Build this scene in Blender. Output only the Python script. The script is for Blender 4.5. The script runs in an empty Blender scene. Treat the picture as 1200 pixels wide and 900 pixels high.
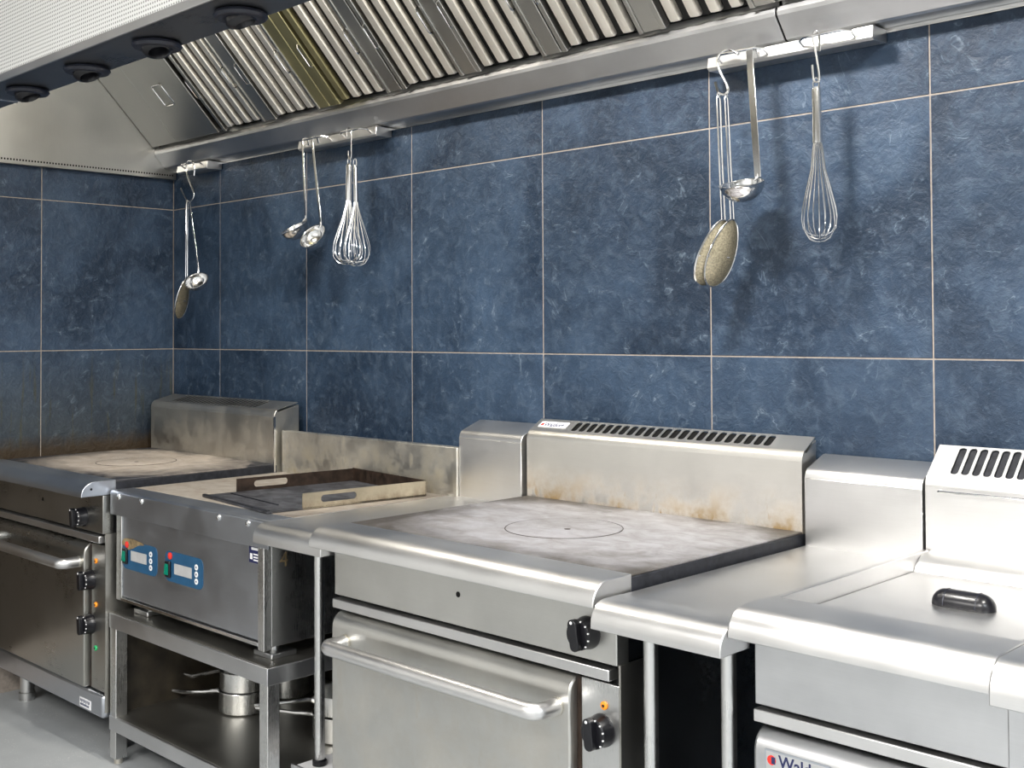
import bpy, bmesh, math, random
from mathutils import Vector, Matrix

# ---------------------------------------------------------------- camera, world, lights, exposure
SC = bpy.context.scene
COL = SC.collection
random.seed(7)
PI = math.pi

CAM = dict(f=1343.03, pitch=0.0224, yaw=0.7738, roll=-0.0049, loc=(4.5673, -2.5531, 1.3976), py=358.62)
cd = bpy.data.cameras.new('camera')
cam = bpy.data.objects.new('camera', cd)
COL.objects.link(cam)
_fw = Vector((-math.sin(CAM['yaw']) * math.cos(CAM['pitch']), math.cos(CAM['yaw']) * math.cos(CAM['pitch']), math.sin(CAM['pitch'])))
_r = _fw.cross(Vector((0, 0, 1))).normalized()
_u = _r.cross(_fw)
_c, _s = math.cos(CAM['roll']), math.sin(CAM['roll'])
_r, _u = _c * _r + _s * _u, -_s * _r + _c * _u
cam.matrix_world = Matrix(((_r.x, _u.x, -_fw.x, CAM['loc'][0]), (_r.y, _u.y, -_fw.y, CAM['loc'][1]), (_r.z, _u.z, -_fw.z, CAM['loc'][2]), (0, 0, 0, 1)))
cd.sensor_fit = 'HORIZONTAL'
cd.sensor_width = 36.0
cd.lens = 36.0 * CAM['f'] / 1200.0
cd.shift_y = (CAM['py'] - 450.0) / 1200.0
cd.clip_start = 0.05
SC.camera = cam

w = bpy.data.worlds.new('world')
SC.world = w
w.use_nodes = True
w.node_tree.nodes['Background'].inputs[0].default_value = (0.75, 0.85, 1.0, 1)
w.node_tree.nodes['Background'].inputs[1].default_value = 0.05


def area(name, loc, target, sx, sy, power, color):
    ld = bpy.data.lights.new(name, 'AREA')
    ld.shape = 'RECTANGLE'
    ld.size, ld.size_y = sx, sy
    ld.energy = power
    ld.color = color
    o = bpy.data.objects.new(name, ld)
    o.location = loc
    o.rotation_euler = (Vector(target) - Vector(loc)).to_track_quat('-Z', 'Y').to_euler()
    COL.objects.link(o)
    return o


# ceiling panels of the kitchen (behind and beside the camera) and the lamps inside the hood
area('ceiling_light', (4.3, -3.6, 2.97), (4.3, -3.6, 0), 1.2, 0.6, 200, (1.0, 0.97, 0.93))
area('ceiling_light', (6.2, -2.2, 2.97), (6.2, -2.2, 0), 1.2, 0.6, 120, (0.90, 0.95, 1.0))
area('ceiling_light', (2.3, -4.3, 2.97), (2.3, -4.3, 0), 1.2, 0.6, 110, (1.0, 0.97, 0.93))
area('hood_lamp', (4.55, -0.98, 2.72), (4.3, -0.2, 1.5), 0.30, 0.12, 42, (1.0, 0.97, 0.92))
area('hood_lamp', (2.95, -0.98, 2.72), (2.8, -0.2, 1.5), 0.30, 0.12, 48, (1.0, 0.97, 0.92))
area('hood_lamp', (1.45, -0.98, 2.72), (1.3, -0.2, 1.5), 0.30, 0.12, 22, (1.0, 0.93, 0.82))

SC.view_settings.view_transform = 'Standard'
SC.view_settings.look = 'None'
SC.view_settings.gamma = 1.0
SC.view_settings.use_curve_mapping = False
SC.view_settings.exposure = 0.0
SC.cycles.use_denoising = True
SC.cycles.max_bounces = 8
SC.cycles.glossy_bounces = 6
SC.cycles.sample_clamp_indirect = 6.0


# ---------------------------------------------------------------- materials
def newmat(name):
    m = bpy.data.materials.new(name)
    m.use_nodes = True
    nt = m.node_tree
    return m, nt, nt.nodes['Principled BSDF']


def N(nt, typ, **kw):
    n = nt.nodes.new(typ)
    for k, v in kw.items():
        if k.startswith('i_'):
            n.inputs[k[2:].replace('_', ' ')].default_value = v
        else:
            setattr(n, k, v)
    return n


def L(nt, a, b):
    nt.links.new(a, b)


def math_node(nt, op, a, b=None, clamp=False):
    n = nt.nodes.new('ShaderNodeMath')
    n.operation = op
    n.use_clamp = clamp
    for i, v in enumerate((a, b)):
        if v is None:
            continue
        if isinstance(v, (int, float)):
            n.inputs[i].default_value = v
        else:
            nt.links.new(v, n.inputs[i])
    return n.outputs[0]


def mapr(nt, v, a, b, c=0.0, d=1.0):
    n = nt.nodes.new('ShaderNodeMapRange')
    n.inputs[1].default_value, n.inputs[2].default_value = a, b
    n.inputs[3].default_value, n.inputs[4].default_value = c, d
    nt.links.new(v, n.inputs[0])
    return n.outputs[0]


def mixc(nt, fac, a, b):
    n = nt.nodes.new('ShaderNodeMix')
    n.data_type = 'RGBA'
    for i, v in ((0, fac), (6, a), (7, b)):
        if isinstance(v, (int, float)):
            n.inputs[i].default_value = v
        elif isinstance(v, tuple):
            n.inputs[i].default_value = (*v, 1) if len(v) == 3 else v
        else:
            nt.links.new(v, n.inputs[i])
    return n.outputs[2]


def coords(nt, scale=(1, 1, 1), kind='Object', rnd=False):
    tc = nt.nodes.new('ShaderNodeTexCoord')
    mp = nt.nodes.new('ShaderNodeMapping')
    mp.inputs['Scale'].default_value = scale
    nt.links.new(tc.outputs[kind], mp.inputs[0])
    if rnd:
        oi = nt.nodes.new('ShaderNodeObjectInfo')
        mu = nt.nodes.new('ShaderNodeVectorMath')
        mu.operation = 'SCALE'
        mu.inputs[0].default_value = (37.0, 53.0, 71.0)
        nt.links.new(oi.outputs['Random'], mu.inputs['Scale'])
        nt.links.new(mu.outputs[0], mp.inputs['Location'])
    return mp.outputs[0]


def noise(nt, vec, scale, detail=4.0, rough=0.55, dist=0.0):
    n = nt.nodes.new('ShaderNodeTexNoise')
    n.inputs['Scale'].default_value = scale
    n.inputs['Detail'].default_value = detail
    n.inputs['Roughness'].default_value = rough
    n.inputs['Distortion'].default_value = dist
    nt.links.new(vec, n.inputs['Vector'])
    return n.outputs['Fac']


def bump(nt, h, strength, dist=0.002, normal=None):
    b = nt.nodes.new('ShaderNodeBump')
    b.inputs['Strength'].default_value = strength
    b.inputs['Distance'].default_value = dist
    nt.links.new(h, b.inputs['Height'])
    if normal is not None:
        nt.links.new(normal, b.inputs['Normal'])
    return b.outputs[0]


def steel(name, base=(0.62, 0.62, 0.61), rough=0.3, grain='x', blotch=0.08, wave=0.15, stain=None, stain_z=None, stain_amt=0.6,
          stain_col=(0.30, 0.19, 0.05), stain_top=None, gloss_bump=0.02):
    """brushed stainless steel; stain=(z0,z1): burnt grease that thins out from z0 up to z1"""
    m, nt, p = newmat(name)
    sc = {'x': (2.5, 150, 150), 'z': (150, 150, 2.5), 'y': (150, 2.5, 150)}[grain]
    v = coords(nt, sc, rnd=True)
    g = noise(nt, v, 6.0, 3.0, 0.6)
    v2 = coords(nt, (1, 1, 1), rnd=True)
    b = noise(nt, v2, 5.0, 5.0, 0.6)
    p.inputs['Metallic'].default_value = 1.0
    k = math_node(nt, 'ADD', mapr(nt, b, 0.3, 0.7, 1 - blotch, 1 + blotch * 0.6), mapr(nt, g, 0.3, 0.7, -0.02, 0.02))
    vm = nt.nodes.new('ShaderNodeVectorMath')
    vm.operation = 'SCALE'
    vm.inputs[0].default_value = base
    L(nt, k, vm.inputs['Scale'])
    colr = vm.outputs[0]
    r = math_node(nt, 'ADD', mapr(nt, b, 0.3, 0.7, rough - 0.04, rough + 0.05), mapr(nt, g, 0.3, 0.7, -0.02, 0.02))
    if stain:
        geo = nt.nodes.new('ShaderNodeNewGeometry')
        sp = nt.nodes.new('ShaderNodeSeparateXYZ')
        L(nt, geo.outputs['Position'], sp.inputs[0])
        n1 = noise(nt, coords(nt, (1, 1, 1), rnd=True), 9.0, 6.0, 0.65)
        n2 = noise(nt, coords(nt, (1, 1, 0.35), rnd=True), 28.0, 4.0, 0.6)
        grad = mapr(nt, sp.outputs[2], stain[0], stain[1], 1.0, 0.0)
        f = math_node(nt, 'MULTIPLY', grad, mapr(nt, n1, 0.42, 0.62, 0.0, 1.0))
        f2 = math_node(nt, 'MULTIPLY', grad, mapr(nt, n2, 0.60, 0.68, 0.0, 1.0))
        f = math_node(nt, 'MULTIPLY', math_node(nt, 'MAXIMUM', f, f2), stain_amt, True)
        colr = mixc(nt, f, colr, stain_col)
        r = math_node(nt, 'ADD', r, math_node(nt, 'MULTIPLY', f, 0.2))
        L(nt, math_node(nt, 'SUBTRACT', 1.0, math_node(nt, 'MULTIPLY', f, 0.7)), p.inputs['Metallic'])
    L(nt, colr, p.inputs['Base Color'])
    L(nt, r, p.inputs['Roughness'])
    h = noise(nt, coords(nt, (1, 1, 1), rnd=True), 3.2, 1.5, 0.5)
    L(nt, bump(nt, h, wave * 0.6, 0.004), p.inputs['Normal'])
    return m


def plain(name, colr, rough=0.5, metal=0.0, noise_amt=0.0, bump_amt=0.0, scale=30, spec=0.5):
    m, nt, p = newmat(name)
    p.inputs['Metallic'].default_value = metal
    p.inputs['Roughness'].default_value = rough
    v = coords(nt)
    n = noise(nt, v, scale, 4.0)
    c2 = tuple(min(1, x * (1 + noise_amt)) for x in colr)
    c1 = tuple(x * (1 - noise_amt) for x in colr)
    L(nt, mixc(nt, mapr(nt, n, 0.3, 0.7), c1, c2), p.inputs['Base Color'])
    p.inputs['Specular IOR Level'].default_value = spec
    if bump_amt:
        L(nt, bump(nt, n, bump_amt, 0.001), p.inputs['Normal'])
    return m


def slate(name, greasy=False):
    m, nt, p = newmat(name)
    v = coords(nt, rnd=True)
    n1 = noise(nt, v, 3.0, 10.0, 0.60, 0.3)
    n2 = noise(nt, v, 26.0, 8.0, 0.68, 0.4)
    n3 = noise(nt, v, 90.0, 4.0, 0.7)
    # cloudy blue slate
    c = mixc(nt, mapr(nt, n1, 0.38, 0.64), (0.010, 0.023, 0.047), (0.038, 0.067, 0.116))
    c = mixc(nt, mapr(nt, n2, 0.50, 0.70, 0.0, 0.55), c, (0.075, 0.110, 0.160))
    c = mixc(nt, mapr(nt, n3, 0.60, 0.78, 0.0, 0.4), c, (0.15, 0.20, 0.27))
    # thin pale veins
    wv = noise(nt, v, 2.6, 5.0, 0.55, 1.2)
    d = math_node(nt, 'ABSOLUTE', math_node(nt, 'SUBTRACT', wv, 0.5))
    vein = mapr(nt, d, 0.0, 0.006, 1.0, 0.0)
    vein = math_node(nt, 'MULTIPLY', vein, mapr(nt, n2, 0.48, 0.62, 0.0, 0.45))
    c = mixc(nt, vein, c, (0.22, 0.28, 0.35))
    oi = nt.nodes.new('ShaderNodeObjectInfo')
    hs = nt.nodes.new('ShaderNodeHueSaturation')
    L(nt, mapr(nt, oi.outputs['Random'], 0, 1, 0.66, 0.82), hs.inputs['Value'])
    L(nt, c, hs.inputs['Color'])
    c = hs.outputs[0]
    geo = nt.nodes.new('ShaderNodeNewGeometry')
    sp = nt.nodes.new('ShaderNodeSeparateXYZ')
    L(nt, geo.outputs['Position'], sp.inputs[0])
    if greasy:
        drip = noise(nt, coords(nt, (1, 14, 0.9)), 3.0, 5.0, 0.6)
        grad = mapr(nt, sp.outputs[2], 0.93, 1.34, 1.0, 0.0)
        f = math_node(nt, 'MULTIPLY', grad, mapr(nt, n1, 0.35, 0.65, 0.25, 0.9))
        f = math_node(nt, 'ADD', f, math_node(nt, 'MULTIPLY', mapr(nt, drip, 0.58, 0.66), math_node(nt, 'MULTIPLY', mapr(nt, sp.outputs[2], 0.93, 1.36, 1.6, 0.0), 0.8)), True)
        c = mixc(nt, math_node(nt, 'MULTIPLY', f, 0.75), c, (0.042, 0.040, 0.018))
        g2 = mapr(nt, math_node(nt, 'ADD', sp.outputs[2], math_node(nt, 'MULTIPLY', n2, -0.10)), 0.885, 0.945, 1.0, 0.0)
        c = mixc(nt, math_node(nt, 'MULTIPLY', g2, 0.9), c, (0.035, 0.022, 0.010))
    L(nt, c, p.inputs['Base Color'])
    L(nt, mapr(nt, n2, 0.3, 0.7, 0.34, 0.55), p.inputs['Roughness'])
    p.inputs['Specular IOR Level'].default_value = 0.3
    hsum = math_node(nt, 'ADD', n1, math_node(nt, 'MULTIPLY', n2, 0.5))
    hsum = math_node(nt, 'SUBTRACT', hsum, math_node(nt, 'MULTIPLY', vein, 0.15))
    L(nt, bump(nt, hsum, 0.9, 0.012, bump(nt, n3, 0.35, 0.002)), p.inputs['Normal'])
    return m


def cooktop(name, centre, pale, mid, dark, rx=0.46, ry=0.33):
    """heat-marked solid top plate; worn pale round the middle, dark near the rim"""
    m, nt, p = newmat(name)
    geo = nt.nodes.new('ShaderNodeNewGeometry')
    vs = nt.nodes.new('ShaderNodeVectorMath')
    vs.operation = 'SUBTRACT'
    L(nt, geo.outputs['Position'], vs.inputs[0])
    vs.inputs[1].default_value = centre
    vm = nt.nodes.new('ShaderNodeVectorMath')
    vm.operation = 'MULTIPLY'
    L(nt, vs.outputs[0], vm.inputs[0])
    vm.inputs[1].default_value = (1 / rx, 1 / ry, 0)
    ln = nt.nodes.new('ShaderNodeVectorMath')
    ln.operation = 'LENGTH'
    L(nt, vm.outputs[0], ln.inputs[0])
    v = coords(nt)
    n1 = noise(nt, v, 4.0, 6.0, 0.6, 0.8)
    n2 = noise(nt, coords(nt, (1.0, 1.5, 1)), 12.0, 6.0, 0.65, 0.5)
    d = math_node(nt, 'ADD', ln.outputs['Value'], mapr(nt, n1, 0.3, 0.7, -0.28, 0.28))
    c = mixc(nt, mapr(nt, n2, 0.35, 0.65), pale, mid)
    c = mixc(nt, mapr(nt, d, 0.75, 1.25), c, dark)
    scr = mapr(nt, noise(nt, coords(nt, (1.0, 6.0, 1)), 30.0, 3.0, 0.6), 0.66, 0.74, 0.0, 0.6)
    c = mixc(nt, scr, c, tuple(x * 0.35 for x in mid))
    L(nt, c, p.inputs['Base Color'])
    p.inputs['Metallic'].default_value = 0.25
    L(nt, mapr(nt, n2, 0.3, 0.7, 0.38, 0.6), p.inputs['Roughness'])
    L(nt, bump(nt, n2, 0.12, 0.001), p.inputs['Normal'])
    return m


def perforated(name):
    m, nt, p = newmat(name)
    sp = nt.nodes.new('ShaderNodeSeparateXYZ')
    L(nt, coords(nt), sp.inputs[0])
    k = 2 * PI / 0.0100
    sx = math_node(nt, 'SINE', math_node(nt, 'MULTIPLY', sp.outputs[0], k))
    sz = math_node(nt, 'SINE', math_node(nt, 'MULTIPLY', sp.outputs[2], k))
    h = mapr(nt, math_node(nt, 'ADD', sx, sz), 0.7, 1.1, 0.0, 1.0)
    c = mixc(nt, h, (0.74, 0.74, 0.725), (0.22, 0.22, 0.21))
    L(nt, c, p.inputs['Base Color'])
    p.inputs['Metallic'].default_value = 0.2
    p.inputs['Roughness'].default_value = 0.4
    L(nt, bump(nt, math_node(nt, 'SUBTRACT', 1.0, h), 0.3, 0.001), p.inputs['Normal'])
    return m


def floor_mat():
    m, nt, p = newmat('grey_speckled_floor')
    v = coords(nt)
    n1 = noise(nt, v, 1.6, 6.0, 0.6)
    vo = nt.nodes.new('ShaderNodeTexVoronoi')
    vo.inputs['Scale'].default_value = 110.0
    L(nt, v, vo.inputs['Vector'])
    n3 = noise(nt, v, 9.0, 5.0)
    c = mixc(nt, mapr(nt, n1, 0.3, 0.7), (0.25, 0.265, 0.275), (0.37, 0.385, 0.395))
    fl = math_node(nt, 'MULTIPLY', mapr(nt, vo.outputs['Distance'], 0.10, 0.22, 1.0, 0.0), mapr(nt, n3, 0.45, 0.62))
    c = mixc(nt, math_node(nt, 'MULTIPLY', fl, 0.7), c, (0.68, 0.66, 0.60))
    L(nt, c, p.inputs['Base Color'])
    p.inputs['Roughness'].default_value = 0.5
    L(nt, bump(nt, n3, 0.15, 0.002), p.inputs['Normal'])
    return m


M = {}
M['steel'] = steel('brushed_steel', (0.56, 0.565, 0.575), 0.34)
M['steel_bright'] = steel('bright_brushed_steel', (0.69, 0.685, 0.68), 0.34, 'x', 0.05, 0.12)
M['steel_blue'] = steel('blue_reflection_steel', (0.50, 0.525, 0.57), 0.34)  # blue tint in the colour stands in for the reflected slate wall
M['steel_door_dim'] = steel('oven_door_steel_dimmed', (0.40, 0.395, 0.37), 0.30, 'x', 0.10, 0.15)  # darker copy of the door steel; dim reflections on the left put in colour
M['steel_under'] = steel('shaded_hood_sheet', (0.22, 0.23, 0.25), 0.30, 'x', 0.05, 0.1)  # darker hood steel: the underside's shade is put into the base colour
M['steel_v'] = steel('brushed_steel_upright', (0.62, 0.62, 0.61), 0.28, 'z')
M['steel_fine'] = steel('polished_steel', (0.74, 0.74, 0.74), 0.14, 'x', 0.05, 0.1)
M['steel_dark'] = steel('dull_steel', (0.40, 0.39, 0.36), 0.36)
M['steel_old'] = steel('worn_greasy_steel', (0.62, 0.60, 0.55), 0.34, 'x', 0.12, 0.2, (0.88, 1.15), None, 0.45, (0.20, 0.15, 0.055))
M['steel_flue'] = steel('steel_with_burnt_grease_at_the_foot', (0.72, 0.70, 0.66), 0.33, 'x', 0.05, 0.2, (0.905, 1.02), None, 1.0, (0.22, 0.13, 0.03))
M['steel_splash'] = steel('steel_stained_with_brown_grease', (0.60, 0.585, 0.54), 0.36, 'x', 0.12, 0.3, (0.86, 1.12), None, 0.75, (0.23, 0.17, 0.06))
M['steel_door'] = steel('oven_door_steel', (0.56, 0.555, 0.53), 0.33, 'x', 0.08, 0.15, (0.60, 0.72), None, 0.12)
M['steel_yellow'] = steel('grease_yellowed_steel', (0.44, 0.40, 0.22), 0.38, 'z', 0.12, 0.15)
M['steel_baffle'] = steel('baffle_steel', (0.93, 0.89, 0.81), 0.45, 'z', 0.06, 0.1)
M['steel_hood'] = steel('hood_steel', (0.43, 0.425, 0.40), 0.33, 'z', 0.05, 0.12)
M['dark'] = plain('dark_recess', (0.006, 0.006, 0.006), 0.7, spec=0.1)  # near-black colour paints the shade inside holes, gaps and slots
M['black'] = plain('black_plastic', (0.006, 0.006, 0.008), 0.28, 0, 0.2, spec=0.4)
M['blackblue'] = plain('dark_nozzle_plastic', (0.010, 0.012, 0.022), 0.38, 0, 0.2)
M['iron'] = plain('blackened_iron', (0.014, 0.015, 0.019), 0.55, 0.0, 0.5, 0.2, 60, 0.2)
M['carbon'] = plain('carbon_stained_steel', (0.022, 0.014, 0.010), 0.5, 0.1, 0.6, 0.2, 40, 0.25)
M['white_mark'] = plain('white_print', (0.8, 0.8, 0.8), 0.5)
M['blue_panel'] = plain('blue_control_film', (0.014, 0.075, 0.16), 0.4, 0, 0.08)
M['grey_lcd'] = plain('grey_display', (0.42, 0.42, 0.42), 0.35, 0, 0.1)
M['green'] = plain('green_rocker', (0.0, 0.16, 0.10), 0.25)
M['greenlamp'] = plain('green_lens', (0.02, 0.35, 0.12), 0.25)
M['red'] = plain('red_lens', (0.65, 0.03, 0.02), 0.25)
M['amber'] = plain('amber_lens', (0.85, 0.28, 0.02), 0.25)
M['label'] = plain('label_white', (0.72, 0.72, 0.73), 0.4)
M['label_blue'] = plain('label_blue', (0.012, 0.016, 0.07), 0.4)
M['ink'] = plain('ink', (0.02, 0.03, 0.08), 0.5)
M['grout'] = plain('beige_grout', (0.26, 0.225, 0.195), 0.8, 0, 0.15, 0.1, 80)
M['plaster'] = plain('white_paint', (0.58, 0.58, 0.57), 0.7, 0, 0.05)
M['slate'] = slate('blue_slate')
M['slate_greasy'] = slate('blue_slate_with_grease', True)
M['floor'] = floor_mat()
M['perf'] = perforated('perforated_steel')
M['plate_l'] = cooktop('heat_marked_plate_beige', (0.50, -0.44, 0.915), (0.60, 0.53, 0.46), (0.46, 0.39, 0.32), (0.035, 0.035, 0.04), 0.42, 0.31)
M['plate_c'] = cooktop('heat_marked_plate_grey', (2.70, -0.42, 0.915), (0.32, 0.315, 0.335), (0.215, 0.205, 0.205), (0.055, 0.048, 0.042), 0.46, 0.33)
M['griddle'] = cooktop('heat_marked_griddle', (1.25, -0.42, 0.885), (0.36, 0.33, 0.29), (0.27, 0.23, 0.19), (0.15, 0.13, 0.11), 0.6, 0.45)
M['tray'] = cooktop('scraped_black_sheet', (1.62, -0.42, 0.89), (0.085, 0.087, 0.097), (0.018, 0.018, 0.021), (0.008, 0.008, 0.008), 0.3, 0.4)
M['traywall'] = steel('scorched_tray_side', (0.50, 0.44, 0.33), 0.4, 'x', 0.2, 0.3, (0.88, 0.935), None, 0.9, (0.07, 0.035, 0.012))
M['mesh'] = plain('greasy_wire_mesh', (0.26, 0.23, 0.16), 0.45, 0.5, 0.4, 0.3, 220)
M['tan'] = plain('scorched_tan_film', (0.20, 0.145, 0.075), 0.6, 0, 0.6, 0.1, 60)
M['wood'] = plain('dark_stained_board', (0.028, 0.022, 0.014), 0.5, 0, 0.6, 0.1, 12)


# ---------------------------------------------------------------- geometry helpers (d = distance out from the back wall, world y = -d)
class MB:
    def __init__(s):
        s.v, s.f = [], []

    def add(s, vs, fs):
        o = len(s.v)
        s.v += [tuple(v) for v in vs]
        s.f += [tuple(i + o for i in f) for f in fs]
        return s

    def box(s, x0, x1, d0, d1, z0, z1):
        vs = [(x, -d, z) for x in (x0, x1) for d in (d0, d1) for z in (z0, z1)]
        return s.add(vs, [(0, 1, 3, 2), (4, 6, 7, 5), (0, 4, 5, 1), (2, 3, 7, 6), (0, 2, 6, 4), (1, 5, 7, 3)])

    def extr(s, prof, x0, x1):
        """closed profile of (d,z) pairs, extruded along x"""
        n = len(prof)
        vs = [(x0, -d, z) for d, z in prof] + [(x1, -d, z) for d, z in prof]
        fs = [tuple(range(n)), tuple(range(2 * n - 1, n - 1, -1))]
        fs += [(i, (i + 1) % n, n + (i + 1) % n, n + i) for i in range(n)]
        return s.add(vs, fs)

    def prism(s, poly, axis, a, b):
        """closed polygon in the two other axes, extruded along axis (0,1,2), plain xyz"""
        def P(u, v, t):
            r = [u, v]
            r.insert(axis, t)
            return tuple(r)
        n = len(poly)
        vs = [P(u, v, a) for u, v in poly] + [P(u, v, b) for u, v in poly]
        fs = [tuple(range(n)), tuple(range(2 * n - 1, n - 1, -1))]
        fs += [(i, (i + 1) % n, n + (i + 1) % n, n + i) for i in range(n)]
        return s.add(vs, fs)

    def tube(s, pts, r, seg=10, closed=False):
        pts = [Vector(p) for p in pts]
        n = len(pts)
        rr = r if isinstance(r, (list, tuple)) else [r] * n
        up = None
        rings = []
        for i, p in enumerate(pts):
            a = pts[(i - 1) % n] if (closed or i > 0) else p
            b = pts[(i + 1) % n] if (closed or i < n - 1) else p
            t = (b - a)
            if t.length < 1e-9:
                t = Vector((0, 0, 1))
            t.normalize()
            if up is None:
                up = t.orthogonal().normalized()
            up = (up - t * up.dot(t))
            if up.length < 1e-6:
                up = t.orthogonal()
            up.normalize()
            sd = t.cross(up)
            rings.append([p + rr[i] * (math.cos(2 * PI * k / seg) * up + math.sin(2 * PI * k / seg) * sd) for k in range(seg)])
        vs = [v for ring in rings for v in ring]
        fs = []
        m = n if closed else n - 1
        for i in range(m):
            j = (i + 1) % n
            for k in range(seg):
                k2 = (k + 1) % seg
                fs.append((i * seg + k, i * seg + k2, j * seg + k2, j * seg + k))
        if not closed:
            fs.append(tuple(range(seg))[::-1])
            fs.append(tuple((n - 1) * seg + k for k in range(seg)))
        return s.add(vs, fs)

    def lathe(s, prof, origin, axis=(0, 0, 1), seg=24, cap0=True, cap1=True):
        """profile of (radius, height) turned about an axis"""
        ax = Vector(axis).normalized()
        u = ax.orthogonal().normalized()
        v = ax.cross(u)
        o = Vector(origin)
        vs, fs = [], []
        for r, h in prof:
            for k in range(seg):
                a = 2 * PI * k / seg
                vs.append(o + ax * h + r * (math.cos(a) * u + math.sin(a) * v))
        for i in range(len(prof) - 1):
            for k in range(seg):
                k2 = (k + 1) % seg
                fs.append((i * seg + k, i * seg + k2, (i + 1) * seg + k2, (i + 1) * seg + k))
        if cap0:
            fs.append(tuple(range(seg))[::-1])
        if cap1:
            fs.append(tuple((len(prof) - 1) * seg + k for k in range(seg)))
        return s.add(vs, fs)

    def cyl(s, c, axis, r, h, seg=20):
        return s.lathe([(r, 0), (r, h)], c, axis, seg)


def make_mesh(name, mb, mat, shift=(0, 0, 0), angle=35):
    me = bpy.data.meshes.new(name)
    sx, sy, sz = shift
    me.from_pydata([(x - sx, y - sy, z - sz) for x, y, z in mb.v], [], mb.f)
    bm = bmesh.new()
    bm.from_mesh(me)
    bmesh.ops.recalc_face_normals(bm, faces=bm.faces)
    bm.to_mesh(me)
    bm.free()
    me.materials.append(M[mat] if isinstance(mat, str) else mat)
    me.polygons.foreach_set('use_smooth', [True] * len(me.polygons))
    me.set_sharp_from_angle(angle=math.radians(angle))
    me.update()
    return me


def wloc(o):
    v = Vector((0, 0, 0))
    while o is not None:
        v += o.location
        o = o.parent
    return v


def obj(name, mb, mat, parent=None, bevel=0.0, label=None, origin=None, angle=35, segs=2):
    """ONE mesh object; mb is in world coordinates; a part keeps its thing's origin"""
    base = wloc(parent) if parent is not None else Vector((0, 0, 0))
    org = Vector(origin) if origin is not None else base
    me = make_mesh(name, mb, mat, org, angle)
    o = bpy.data.objects.new(name, me)
    COL.objects.link(o)
    if parent is not None:
        o.parent = parent
    o.location = org - base
    if bevel:
        bv = o.modifiers.new('bevel', 'BEVEL')
        bv.width = bevel
        bv.segments = segs
        bv.limit_method = 'ANGLE'
        bv.angle_limit = math.radians(40)
    if label:
        o['label'] = label
    return o


def tag(o, label, cat, group=None):
    o['label'] = label
    o['category'] = cat
    if group:
        o['group'] = group
    return o


def thing(name, loc, label, cat, group=None):
    o = bpy.data.objects.new(name, None)
    o.empty_display_size = 0.1
    o.location = loc
    COL.objects.link(o)
    return tag(o, label, cat, group)


def structure(o):
    o['kind'] = 'structure'
    return o


def copy_tree(o, parent=None):
    kids = [c for c in KIDS(o)]
    c = o.copy()
    COL.objects.link(c)
    if parent is not None:
        c.parent = parent
    for k in kids:
        copy_tree(k, c)
    return c


def KIDS(o):
    return list(o.children)


def arc(cx, cy, r, a0, a1, n=6):
    return [(cx + r * math.cos(math.radians(a0 + (a1 - a0) * i / n)), cy + r * math.sin(math.radians(a0 + (a1 - a0) * i / n))) for i in range(n + 1)]


def rrect(x0, x1, y0, y1, r, n=4):
    return arc(x1 - r, y1 - r, r, 0, 90, n) + arc(x0 + r, y1 - r, r, 90, 180, n) + arc(x0 + r, y0 + r, r, 180, 270, n) + arc(x1 - r, y0 + r, r, 270, 360, n)


def holed(mb, u0, u1, v0, v1, holes, place, thick, nrm):
    """flat sheet u0..u1 x v0..v1 with rounded holes [(hu0,hu1,hv0,hv1,r)] side by side along u; place(u,v) -> Vector"""
    nrm = Vector(nrm).normalized()

    def frame(a, b, hole):
        hu0, hu1, hv0, hv1, r = hole
        inner = rrect(hu0, hu1, hv0, hv1, r, 4)
        cu, cv = (hu0 + hu1) / 2, (hv0 + hv1) / 2
        n = len(inner)
        outer = []
        q = n // 4
        corners = [(b, v1), (a, v1), (a, v0), (b, v0)]
        for i in range(n):
            k = i // q
            t = (i % q) / max(1, q - 1)
            # walk the outer rectangle corner by corner: each inner corner arc maps on to one outer corner
            c = corners[k]
            iu, iv = inner[i]
            if t < 0.5:
                pt = (c[0], iv) if k in (0, 2) else (iu, c[1])
            else:
                pt = (iu, c[1]) if k in (0, 2) else (c[0], iv)
            if abs(t - 0.5) < 1e-6:
                pt = c
            outer.append(pt)
        top = [place(u, v) for u, v in outer] + [place(u, v) for u, v in inner]
        bot = [p - nrm * thick for p in top]
        fs = []
        for i in range(n):
            j = (i + 1) % n
            fs.append((i, j, n + j, n + i))
            fs.append((2 * n + i, 3 * n + i, 3 * n + j, 2 * n + j))
            fs.append((n + i, n + j, 3 * n + j, 3 * n + i))
        mb.add(top + bot, fs)

    def slab(a, b):
        if b - a < 1e-6:
            return
        top = [place(a, v0), place(b, v0), place(b, v1), place(a, v1)]
        bot = [p - nrm * thick for p in top]
        mb.add(top + bot, [(0, 1, 2, 3), (7, 6, 5, 4), (0, 4, 5, 1), (1, 5, 6, 2), (2, 6, 7, 3), (3, 7, 4, 0)])
    cur = u0
    for i, h in enumerate(holes):
        nxt = (h[1] + holes[i + 1][0]) / 2 if i + 1 < len(holes) else h[1] + 0.004
        st = (h[0] + holes[i - 1][1]) / 2 if i > 0 else h[0] - 0.004
        if i == 0:
            slab(cur, st)
        frame(st, nxt, h)
        cur = nxt
    slab(cur, u1)
    return mb


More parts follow.
